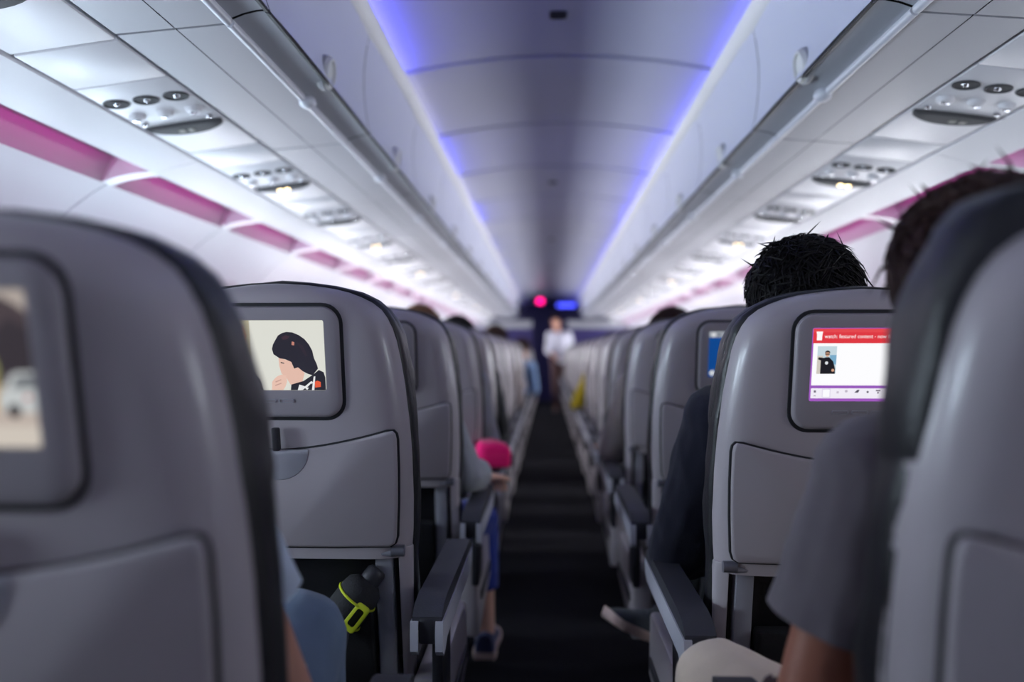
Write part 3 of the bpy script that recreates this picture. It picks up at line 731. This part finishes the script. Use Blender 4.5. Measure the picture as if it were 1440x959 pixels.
def hand(bm, w, d, n, side, sc=1.0, curl=.5):
    """w wrist, d fingers' direction, n palm normal (down), side = towards the thumb"""
    d = Vector(d).normalized(); n = Vector(n).normalized(); t = d.cross(n).normalized() * side; n = t.cross(d).normalized() * (1 if t.cross(d).dot(n) > 0 else -1)
    w = Vector(w)
    for i in range(4):
        off = t * (.030 - .020 * i) * sc; k = w + d * .085 * sc + off
        caps(bm, w + off * .6, k, .014 * sc, .011 * sc, 10)
        L = (.040, .045, .042, .032)[i] * sc
        a = k + (d * math.cos(curl * .5) + n * math.sin(curl * .5)) * L; b_ = a + (d * math.cos(curl * 1.3) + n * math.sin(curl * 1.3)) * L * .7
        c_ = b_ + (d * math.cos(curl * 2) + n * math.sin(curl * 2)) * L * .5
        caps(bm, k, a, .0092 * sc, .0085 * sc, 8); caps(bm, a, b_, .0085 * sc, .0078 * sc, 8); caps(bm, b_, c_, .0078 * sc, .0065 * sc, 8)
    b0 = w + t * .022 * sc + d * .02 * sc; b1 = b0 + (t * .7 + d * .7) * .045 * sc; b2 = b1 + (t * .25 + d * .95 + n * .2) * .035 * sc
    caps(bm, b0, b1, .014 * sc, .0105 * sc, 8); caps(bm, b1, b2, .0105 * sc, .008 * sc, 8)
def head(bm, c, sc, fwd, up):
    f = Vector(fwd).normalized(); u = Vector(up).normalized(); r = f.cross(u).normalized(); u = r.cross(f); c = Vector(c)
    P = lambda x, y, z: c + (r * x + f * y + u * z) * sc
    caps(bm, P(0, -.022, .025), P(0, .022, .028), .082 * sc, .076 * sc, 20); caps(bm, P(0, .03, -.02), P(0, .05, -.075), .062 * sc, .036 * sc, 16)
    caps(bm, P(-.03, .02, -.06), P(.03, .02, -.06), .036 * sc, .036 * sc, 12)
    caps(bm, P(0, .092, .012), P(0, .112, -.022), .009 * sc, .014 * sc, 8)          # nose
    caps(bm, P(-.02, .088, -.052), P(.02, .088, -.052), .008 * sc, .008 * sc, 8); caps(bm, P(-.017, .087, -.064), P(.017, .087, -.064), .008 * sc, .008 * sc, 8)
    caps(bm, P(-.038, .082, .026), P(.038, .082, .026), .012 * sc, .012 * sc, 8)
    for s in (-1, 1):
        caps(bm, P(s * .078, -.005, .012), P(s * .081, -.012, -.02), .013 * sc, .009 * sc, 8); caps(bm, P(s * .084, -.018, .014), P(s * .083, -.016, -.006), .010 * sc, .007 * sc, 8)
    return P
def hair_mesh(P, sc, seed, n=900, length=.05, tousle=.5, thick=.0026, low=-.03):
    rnd = random.Random(seed); bm = B()
    ico = bmesh.ops.create_icosphere(bm, subdivisions=4, radius=1.0)
    kill = []
    for v in ico['verts']:
        x, y, z = v.co; q = noise.noise(Vector((x * 3 + seed, y * 3, z * 3)))
        lim = low / .095 if y < .25 else low / .095 + (y - .25) * 1.5
        if z < lim - .25: kill.append(v)
        g = 1 + q * .07; v.co = P(x * .089 * g, (y * .104 - .002) * g, z * .092 * g + .03)
    bmesh.ops.delete(bm, geom=kill, context='VERTS')
    for i in range(n):
        a = rnd.uniform(0, 2 * math.pi); z = rnd.uniform(-.35, 1); rr = math.sqrt(1 - z * z); x, y = rr * math.cos(a), rr * math.sin(a)
        if z < (low / .095 if y < .25 else low / .095 + (y - .25) * 1.5): continue
        nrm = (P(x, y, z) - P(0, 0, 0)).normalized(); p = P(x * .088, y * .103, z * .091 + .03)
        wisp = rnd.random() < .012
        dn = (P(x * .3 + rnd.gauss(0, tousle), y * .3 - .35 + rnd.gauss(0, tousle), -.55 * (1 - z) + rnd.gauss(0, tousle) * .7) - P(0, 0, 0)).normalized()
        L = length * rnd.uniform(.6, 1.2) * sc; dn = (dn - nrm * dn.dot(nrm)).normalized(); d = (nrm * (.6 if wisp else .12) + dn).normalized(); u, w = frame_of(d)
        pts = [p - nrm * .003, p + d * L * .4 + nrm * .004, p + d * L * .75 + dn * L * .15 - nrm * (0 if wisp else .004), p + d * L * .9 + dn * L * .4 - nrm * (0 if wisp else .019)]
        rings = []
        for j, q in enumerate(pts[:-1]):
            t_ = thick * (1, .85, .5)[j] * rnd.uniform(.8, 1.3)
            rings.append([bm.verts.new(q + (u * math.cos(k * 2.094) + w * math.sin(k * 2.094)) * t_) for k in range(3)])
        tip = bm.verts.new(pts[-1])
        for A_, B_ in zip(rings, rings[1:]):
            for k in range(3): bm.faces.new((A_[k], A_[(k + 1) % 3], B_[(k + 1) % 3], B_[k]))
        for k in range(3): bm.faces.new((rings[-1][k], rings[-1][(k + 1) % 3], tip))
    return bm
def shoe(P0, P1, up, sole_m, up_m, parent, lace_m=None):
    """P0 heel, P1 toe, both at sole level"""
    a = Vector(P0); b = Vector(P1); d = (b - a); L = d.length; d.normalize(); u = Vector(up); u = (u - d * u.dot(d)).normalized(); s = d.cross(u)
    W = [(0, .030), (.06, .036), (.2, .037), (.4, .034), (.6, .040), (.78, .045), (.9, .040), (.97, .028), (1.0, .012)]
    Ht = [(0, .075), (.1, .085), (.28, .088), (.45, .072), (.65, .050), (.85, .036), (.97, .022), (1.0, .012)]
    def loft(z0f, z1f, wgrow, bm):
        rows = []
        for i in range(17):
            t = i / 16; w = lerp_tab(W, t) + wgrow; z0, z1 = z0f(t), z1f(t); row = []
            for k in range(13):
                q = math.pi * k / 12; row.append(bm.verts.new(a + d * (t * L) + s * (w * math.cos(q)) + u * (z0 + (z1 - z0) * math.sin(q) ** .7)))
            rows.append(row)
        for r0, r1 in zip(rows, rows[1:]):
            for k in range(12): bm.faces.new((r0[k], r0[k + 1], r1[k + 1], r1[k]))
            bm.faces.new((r0[12], r0[0], r1[0], r1[12]))
        bm.faces.new(rows[0]); bm.faces.new(rows[-1])
    bm = B(); loft(lambda t: .018, lambda t: lerp_tab(Ht, t) + .014, 0, bm); sh = obj('shoe', bm, up_m, parent, smooth=60)
    bm = B(); rows = []
    for i in range(25):
        t = i / 24; w = lerp_tab(W, t) + .005; lift = .012 * max(0, (t - .8) / .2) ** 2; g = .004 if i % 3 == 0 else 0
        rows.append([bm.verts.new(a + d * (t * (L + .006) - .003) + s * x + u * z) for x, z in ((w, .026 + lift), (w, .008 + lift + g), (w * .9, g + lift), (-w * .9, g + lift), (-w, .008 + lift + g), (-w, .026 + lift))])
    for r0, r1 in zip(rows, rows[1:]):
        for k in range(6): bm.faces.new((r0[k], r0[(k + 1) % 6], r1[(k + 1) % 6], r1[k]))
    bm.faces.new(rows[0]); bm.faces.new(rows[-1]); obj('sole', bm, sole_m, sh, smooth=35)
    if lace_m:
        bm = B()
        for t in (.42, .50, .58, .66):
            z = lerp_tab(Ht, t) + .015; c = a + d * (t * L)
            tube(bm, [c + s * .022 + u * (z - .006), c + u * (z + .002), c - s * .022 + u * (z - .006)], .0028, 6)
        obj('laces', bm, lace_m, sh)
    return sh
SOLE = mat('sole_pale', srgb(206, 178, 170), .7, mottle=.08)
def person(label, x, yr, s, skin, shirt, trousers, hairc, group=None, hd=(0, .215, 1.165), face=(0, 1, 0), up=(0, 0, 1), hs=1.0, J=None, vox=.009, sleeve=1.0,
           shoes=None, fold=.004, hair_n=900, hair_len=.05, leg_end=1.0, seed=1, tousle=.5, shirt_r=1.0, laces=None, sole=SOLE):
    """seated person, local frame at the seat's base with +u towards the aisle (s = its sign in x); sleeve = share of the arm covered"""
    t = thing('person', label, 'person', (x, yr, 0), group)
    D = dict(pelvis=(0, .32, .50), belly=(0, .29, .66), chest=(0, .26, .84), neck=(0, .215, .985),
             shA=(.175, .235, .935), elA=(.235, .28, .68), wrA=(.235, .50, .665), shB=(-.175, .235, .935), elB=(-.215, .30, .68), wrB=(-.10, .50, .62),
             hipA=(.085, .34, .50), knA=(.13, .74, .53), anA=(.12, .74, .10), toA=(.14, .93, .0), hipB=(-.085, .34, .50), knB=(-.12, .74, .53), anB=(-.12, .74, .10), toB=(-.14, .93, .0))
    D.update(J or {}); V = {k: Vector((s * p[0], p[1], p[2])) for k, p in D.items()}
    hc = Vector((s * hd[0], hd[1], hd[2])); f = Vector((s * face[0], face[1], face[2])); u = Vector((s * up[0], up[1], up[2]))
    bm = B(); P = head(bm, hc, hs, f, u)
    caps(bm, V['neck'] - Vector((0, 0, .03)), P(0, -.01, -.04), .055, .052)
    caps(bm, V['pelvis'], V['belly'], .125, .115); caps(bm, V['belly'], V['chest'], .115, .125); caps(bm, V['chest'], V['neck'], .10, .06)
    caps(bm, V['shA'], V['shB'], .058, .058)
    for q in 'AB':
        sh, el, wr, hp, kn, an, to = (V[n + q] for n in ('sh', 'el', 'wr', 'hip', 'kn', 'an', 'to'))
        caps(bm, sh, el, .054, .040); caps(bm, el, wr, .041, .027)
        hand(bm, wr, wr - el, (0, 0, -1), (1 if q == 'B' else -1) * s, .95)
        caps(bm, hp, kn, .083, .056); caps(bm, kn, an, .054, .034); caps(bm, an, to + Vector((0, 0, .035)), .034, .022)
    body = meshobj('body', remesh(bm, vox, 3), skin, t)
    for e in (-1, 1):
        b2 = B(); ball(b2, P(e * .031, .072, .012), .0115); obj('eye', b2, EYEW, body)
    # shirt
    bm = B(); g = .014 * shirt_r
    caps(bm, V['pelvis'] + Vector((0, 0, .02)), V['belly'], .138 + g, .128 + g); caps(bm, V['belly'], V['chest'], .128 + g, .135 + g)
    caps(bm, V['chest'], V['neck'] - Vector((0, 0, .035)), .115 + g, .055 + g); caps(bm, V['shA'], V['shB'], .061 + g, .061 + g)
    cuts = []
    for q in 'AB':
        sh, el, wr = V['sh' + q], V['el' + q], V['wr' + q]
        if sleeve < .5:
            e = sh.lerp(el, sleeve * 2); caps(bm, sh, sh.lerp(el, min(1, sleeve * 2 + .15)), .060 + g, .057 + g * 1.3); cuts.append((e, el - sh, .11))
        else:
            caps(bm, sh, el, .058 + g, .047 + g); e = el.lerp(wr, min(.97, (sleeve - .5) * 2)); caps(bm, el, el.lerp(wr, min(1.1, (sleeve - .5) * 2 + .12)), .047 + g, .036 + g); cuts.append((e, wr - el, .09))
    meshobj('shirt', remesh(bm, vox, 5, fold, 15, seed, cuts), shirt, t)
    bm = B(); cuts = []
    caps(bm, V['hipA'], V['hipB'], .118, .118); caps(bm, V['pelvis'], V['belly'].lerp(V['pelvis'], .6), .135, .13)
    for q in 'AB':
        hp, kn, an = V['hip' + q], V['kn' + q], V['an' + q]; caps(bm, hp, kn, .098, .072); e = kn.lerp(an, leg_end); caps(bm, kn, kn.lerp(an, min(1.05, leg_end + .1)), .070, .052)
        cuts.append((kn.lerp(an, leg_end * .98), an - kn, .10))
    meshobj('trousers', remesh(bm, vox, 5, fold * .9, 13, seed + 9, cuts), trousers, t)
    if shoes:
        for q in 'AB':
            an, to, kn = V['an' + q], V['to' + q], V['kn' + q]; d = (to - an); up_ = (kn - an).normalized(); d2 = d - up_ * d.dot(up_) if abs(d.normalized().dot(up_)) < .95 else d
            if q + 'heel' in V: shoe(V[q + 'heel'], V[q + 'toe'], V[q + 'up'], sole, shoes, t, laces)
            else:
                h = Vector((an.x, an.y - .05, 0.0)); shoe(h, h + Vector((to.x - an.x, .26, 0)), (0, 0, 1), sole, shoes, t, laces)
    if hairc: obj('hair', hair_mesh(P, hs, seed, hair_n, hair_len, tousle), hairc, t, smooth=80)
    return t
BLACKHAIR = mat('black_hair', srgb(17, 14, 15), .6, spec=.2, mottle=.2, mscale=80)
BROWNHAIR = mat('brown_hair', srgb(58, 38, 33), .6, spec=.25, mottle=.25, mscale=80)
LIGHTHAIR = mat('light_brown_hair', srgb(132, 92, 58), .5, mottle=.25, mscale=80)
SHOEDARK = cloth('shoe_blue', (60, 62, 92)); SHOEGREY = cloth('shoe_grey', (70, 74, 80), 900); LACE = mat('lace', srgb(90, 92, 98), .8, mottle=.05)
KHAKI = cloth('khaki_cloth', (196, 176, 160)); JEANS = cloth('blue_denim', (98, 114, 136), 700); NAVYC = cloth('navy_fleece', (24, 24, 40)); BLACKC = cloth('black_cloth', (22, 22, 26))
GREYT = cloth('grey_tee', (114, 106, 111), 500); PALETEE = cloth('pale_blue_tee', (196, 206, 218), 500); GREYSW = cloth('grey_knit', (150, 150, 156)); BLUEC = cloth('blue_cloth', (34, 50, 130))
BEIGE = cloth('beige_cloth', (150, 138, 136)); DENIM2 = cloth('light_denim', (136, 164, 206)); YELLOW = cloth('yellow_cloth', (196, 170, 40)); WHITEC = cloth('white_cloth', (226, 224, 236)); BROWNC = cloth('brown_cloth', (86, 62, 62))
ry = lambda k: ROW0 + k * RP
# right row 1: man in a grey tee, leaning to the aisle
person('man in grey tee with short brown hair, mostly hidden by the pale right seat', XR, ry(0), -1, SKIN_C, GREYT, KHAKI, BROWNHAIR, hd=(.058, .255, 1.13), face=(-.1, 1, 0),
       J=dict(neck=(.055, .25, .985), chest=(.045, .30, .83), belly=(.03, .31, .66), shA=(.150, .31, .925), elA=(.230, .345, .62), wrA=(.18, .56, .54), shB=(-.14, .28, .935), elB=(-.20, .32, .68),
              knA=(.262, .62, .565), anA=(.20, .70, .10), toA=(.22, .9, 0)), vox=.0065, sleeve=.275, shoes=SHOEDARK, seed=3, hair_n=2400, hair_len=.045, tousle=.4, fold=.005)
# right row 2: dark hair, navy sleeve into the aisle, one leg crossed over
person('person with tousled black hair and navy sleeve in the second right seat', XR, ry(1) - .05, -1, SKIN_B, NAVYC, BLACKC, BLACKHAIR, hd=(.03, .215, 1.155), face=(.12, 1, 0), hs=1.06,
       J=dict(neck=(.03, .24, 1.0), shA=(.165, .33, .925), elA=(.240, .42, .64), wrA=(.10, .62, .60), chest=(.02, .30, .84), knB=(.10, .78, .64), anB=(.14, .985, .33), hipB=(-.07, .34, .52), knA=(.05, .76, .53),
              toB=(.215, .935, .25), Bheel=(.155, .96, .215), Btoe=(.375, .88, .335), Bup=(-.42, .18, .85)), vox=.0065, shoes=SHOEGREY, seed=11, hair_n=3600, hair_len=.05, tousle=.5, fold=.006, shirt_r=1.3, laces=LACE)
# left row 1: pale tee and jeans
person('person in pale blue tee and jeans beside the nearest left seat', -XL, ry(0), 1, SKIN_A, PALETEE, JEANS, BROWNHAIR, hd=(-.04, .20, 1.03), hs=.95,
       J=dict(neck=(-.02, .24, .86), chest=(0, .27, .74), belly=(0, .3, .6), pelvis=(0, .33, .48), shA=(.088, .27, .89), elA=(.182, .32, .63), wrA=(.11, .50, .56), shB=(-.17, .25, .84), elB=(-.21, .3, .63), knA=(.108, .585, .64), anA=(.10, .70, .12)),
       vox=.0065, sleeve=.215, shoes=SHOEDARK, seed=5, hair_n=700, fold=.005)
# left row 3: grey knit sleeve on the armrest, blue shorts, leg in the aisle
person('person in grey top and blue shorts with bare leg in the aisle', -XL, ry(2), 1, SKIN_B, GREYSW, BLUEC, BROWNHAIR, hd=(-.05, .22, 1.05), hs=.92,
       J=dict(neck=(0, .23, .88), shA=(.15, .25, .85), elA=(.225, .26, .70), wrA=(.275, .44, .665), shB=(-.16, .24, .85), chest=(0, .26, .76), knA=(.238, .64, .48), anA=(.262, .66, .09), toA=(.262, .84, 0)),
       vox=.0065, sleeve=.80, shoes=SHOEDARK, leg_end=.62, seed=8, hair_n=500)
person('person with light brown hair above the third left seat back', -XL, ry(3), 1, SKIN_B, GREYSW, BLACKC, LIGHTHAIR, hd=(-.03, .22, 1.14), hs=.92, seed=21, vox=.012, hair_n=900, tousle=.8, shoes=SHOEDARK)
person('person with dark hair and beige sleeve, fourth seat on the right', XR, ry(3), -1, SKIN_A, BEIGE, BLACKC, BROWNHAIR, hd=(.03, .24, 1.13), hs=.94, seed=23, vox=.011, hair_n=900, tousle=.4, shoes=SHOEDARK,
       J=dict(elA=(.255, .34, .67), wrA=(.26, .54, .66)))
person('dark-haired person far down the left block, fifth seat', -XL, ry(4), 1, SKIN_B, BLACKC, BLACKC, BLACKHAIR, hd=(.03, .22, 1.125), seed=25, vox=.013, hair_n=500, shoes=SHOEDARK)
person('person with brown hair far down the left block, eighth seat', -XL, ry(7), 1, SKIN_A, BEIGE, BLACKC, BROWNHAIR, hd=(.07, .22, 1.16), seed=27, vox=.013, hair_n=500, shoes=SHOEDARK)
person('person in light blue denim leaning into the aisle far on the left', -XL, ry(10), 1, SKIN_A, DENIM2, JEANS, BROWNHAIR, hd=(.20, .26, 1.10), face=(.3, 1, 0), seed=29, vox=.012, hair_n=500, shoes=SHOEDARK,
       J=dict(neck=(.16, .27, .96), chest=(.09, .29, .82), shA=(.29, .28, .90), elA=(.33, .34, .66), wrA=(.26, .54, .60), shB=(-.03, .27, .92)))
person('person in yellow top with elbow out in the aisle, far on the right', XR, ry(7), -1, SKIN_A, YELLOW, BLACKC, BLACKHAIR, hd=(0, .22, 1.10), seed=31, vox=.012, hair_n=500, shoes=SHOEDARK,
       J=dict(neck=(.0, .23, .93), shA=(.18, .25, .86), elA=(.285, .30, .66), wrA=(.25, .52, .66), shB=(-.16, .24, .86)))
# cabin attendant standing in the aisle at the far end, facing the camera
person('cabin attendant in white top and brown skirt standing at the aisle end', .20, 15.0, 1, SKIN_A, WHITEC, BROWNC, BROWNHAIR, hd=(-.08, -.02, 1.60), face=(-.2, -1, 0), seed=33, vox=.012, hair_n=500, sleeve=.9,
       J=dict(pelvis=(0, .02, .95), belly=(0, .01, 1.10), chest=(-.02, 0, 1.26), neck=(-.05, 0, 1.42), shA=(.14, 0, 1.37), elA=(.20, .03, 1.10), wrA=(.16, -.14, .98), shB=(-.19, 0, 1.37), elB=(-.22, .0, 1.10), wrB=(-.14, -.18, 1.02),
              hipA=(.08, .02, .92), knA=(.09, .0, .50), anA=(.09, .03, .09), toA=(.09, -.12, 0), hipB=(-.08, .02, .92), knB=(-.09, .0, .50), anB=(-.09, .03, .09), toB=(-.09, -.12, 0),
              Aheel=(.09, .08, 0), Atoe=(.10, -.16, 0), Aup=(0, 0, 1), Bheel=(-.09, .08, 0), Btoe=(-.10, -.16, 0), Bup=(0, 0, 1)), shoes=BLACKC)

# ------------------------------------------------------------------ loose things
NEON = mat('neon_trim', srgb(186, 196, 30), .5, mottle=.05)
t = thing('water_bottle', 'black sleeved water bottle with neon yellow trim in the seat pocket', 'bottle', (-.402, ry(1) + .045, .60)); t.rotation_euler = (R(-12), R(38), 0); t.scale = (1.05, 1.05, 1.05)
bm = B(); lathe(bm, [(0, -.06), (.028, -.06), (.031, -.05), (.031, -.01), (.0, -.01)], 24); obj('steel_base', bm, CHROME, t)
bm = B(); lathe(bm, [(.0, -.02), (.034, -.02), (.036, -.012), (.036, .035), (.033, .05), (.022, .06), (.0, .062)], 28); sl = obj('sleeve', bm, POCKET, t)
bm = B(); tube(bm, [(.0365 * math.cos(R(q)), .0365 * math.sin(R(q)), -.012 + .006 * math.sin(R(q))) for q in range(0, 361, 15)], .0022, 8); obj('piping', bm, NEON, sl)
bm = B(); tube(bm, [(.0365 * math.cos(R(q)), .0365 * math.sin(R(q)), .028 + .006 * math.sin(R(q))) for q in range(0, 361, 15)], .0024, 8); obj('piping', bm, NEON, sl)
bm = B(); lathe(bm, [(0, .055), (.017, .055), (.018, .06), (.018, .08), (.014, .086), (.0, .087)], 20); obj('cap', bm, DARKMETAL, t)
bm = B(); plate(bm, rrect(.026, .050, .006, 4, .020, .005), lambda z: -.030, .006, .006, .002, hole=rrect(.013, .032, .004, 4, .020, .005)); obj('buckle', bm, NEON, t)
bm = B(); tube(bm, [(.024, -.03, -.02), (.038, -.036, -.045), (.03, -.04, -.066), (.008, -.04, -.058), (.006, -.036, -.02)], .0035, 8); obj('carry_loop', bm, PAD, t)
PINK = cloth('pink_cloth', (240, 20, 112), 300)
t = thing('pillow', 'bright pink travel pillow resting on an armrest far on the left', 'pillow', (-.245, ry(3) + .06, .634), rotz=R(10))
bm = B(); bmesh.ops.create_uvsphere(bm, u_segments=32, v_segments=20, radius=1)
for v in bm.verts:
    x, y, z = v.co; f = lambda c: math.copysign(abs(c) ** .4, c)
    v.co = Vector((f(x) * .065, f(y) * .085, (f(z) * .052 + .052) * (1 - .18 * max(0, f(x))) + .004 * noise.noise(Vector((x * 3, y * 3, z * 3)))))
obj('pillow_cover', bm, PINK, t, smooth=80)
bm = B(); tube(bm, [(.066 * math.copysign(abs(math.cos(R(q))) ** .55, math.cos(R(q))), .086 * math.copysign(abs(math.sin(R(q))) ** .55, math.sin(R(q))), .052) for q in range(0, 361, 10)], .003, 6); obj('piping', bm, PINK, t)
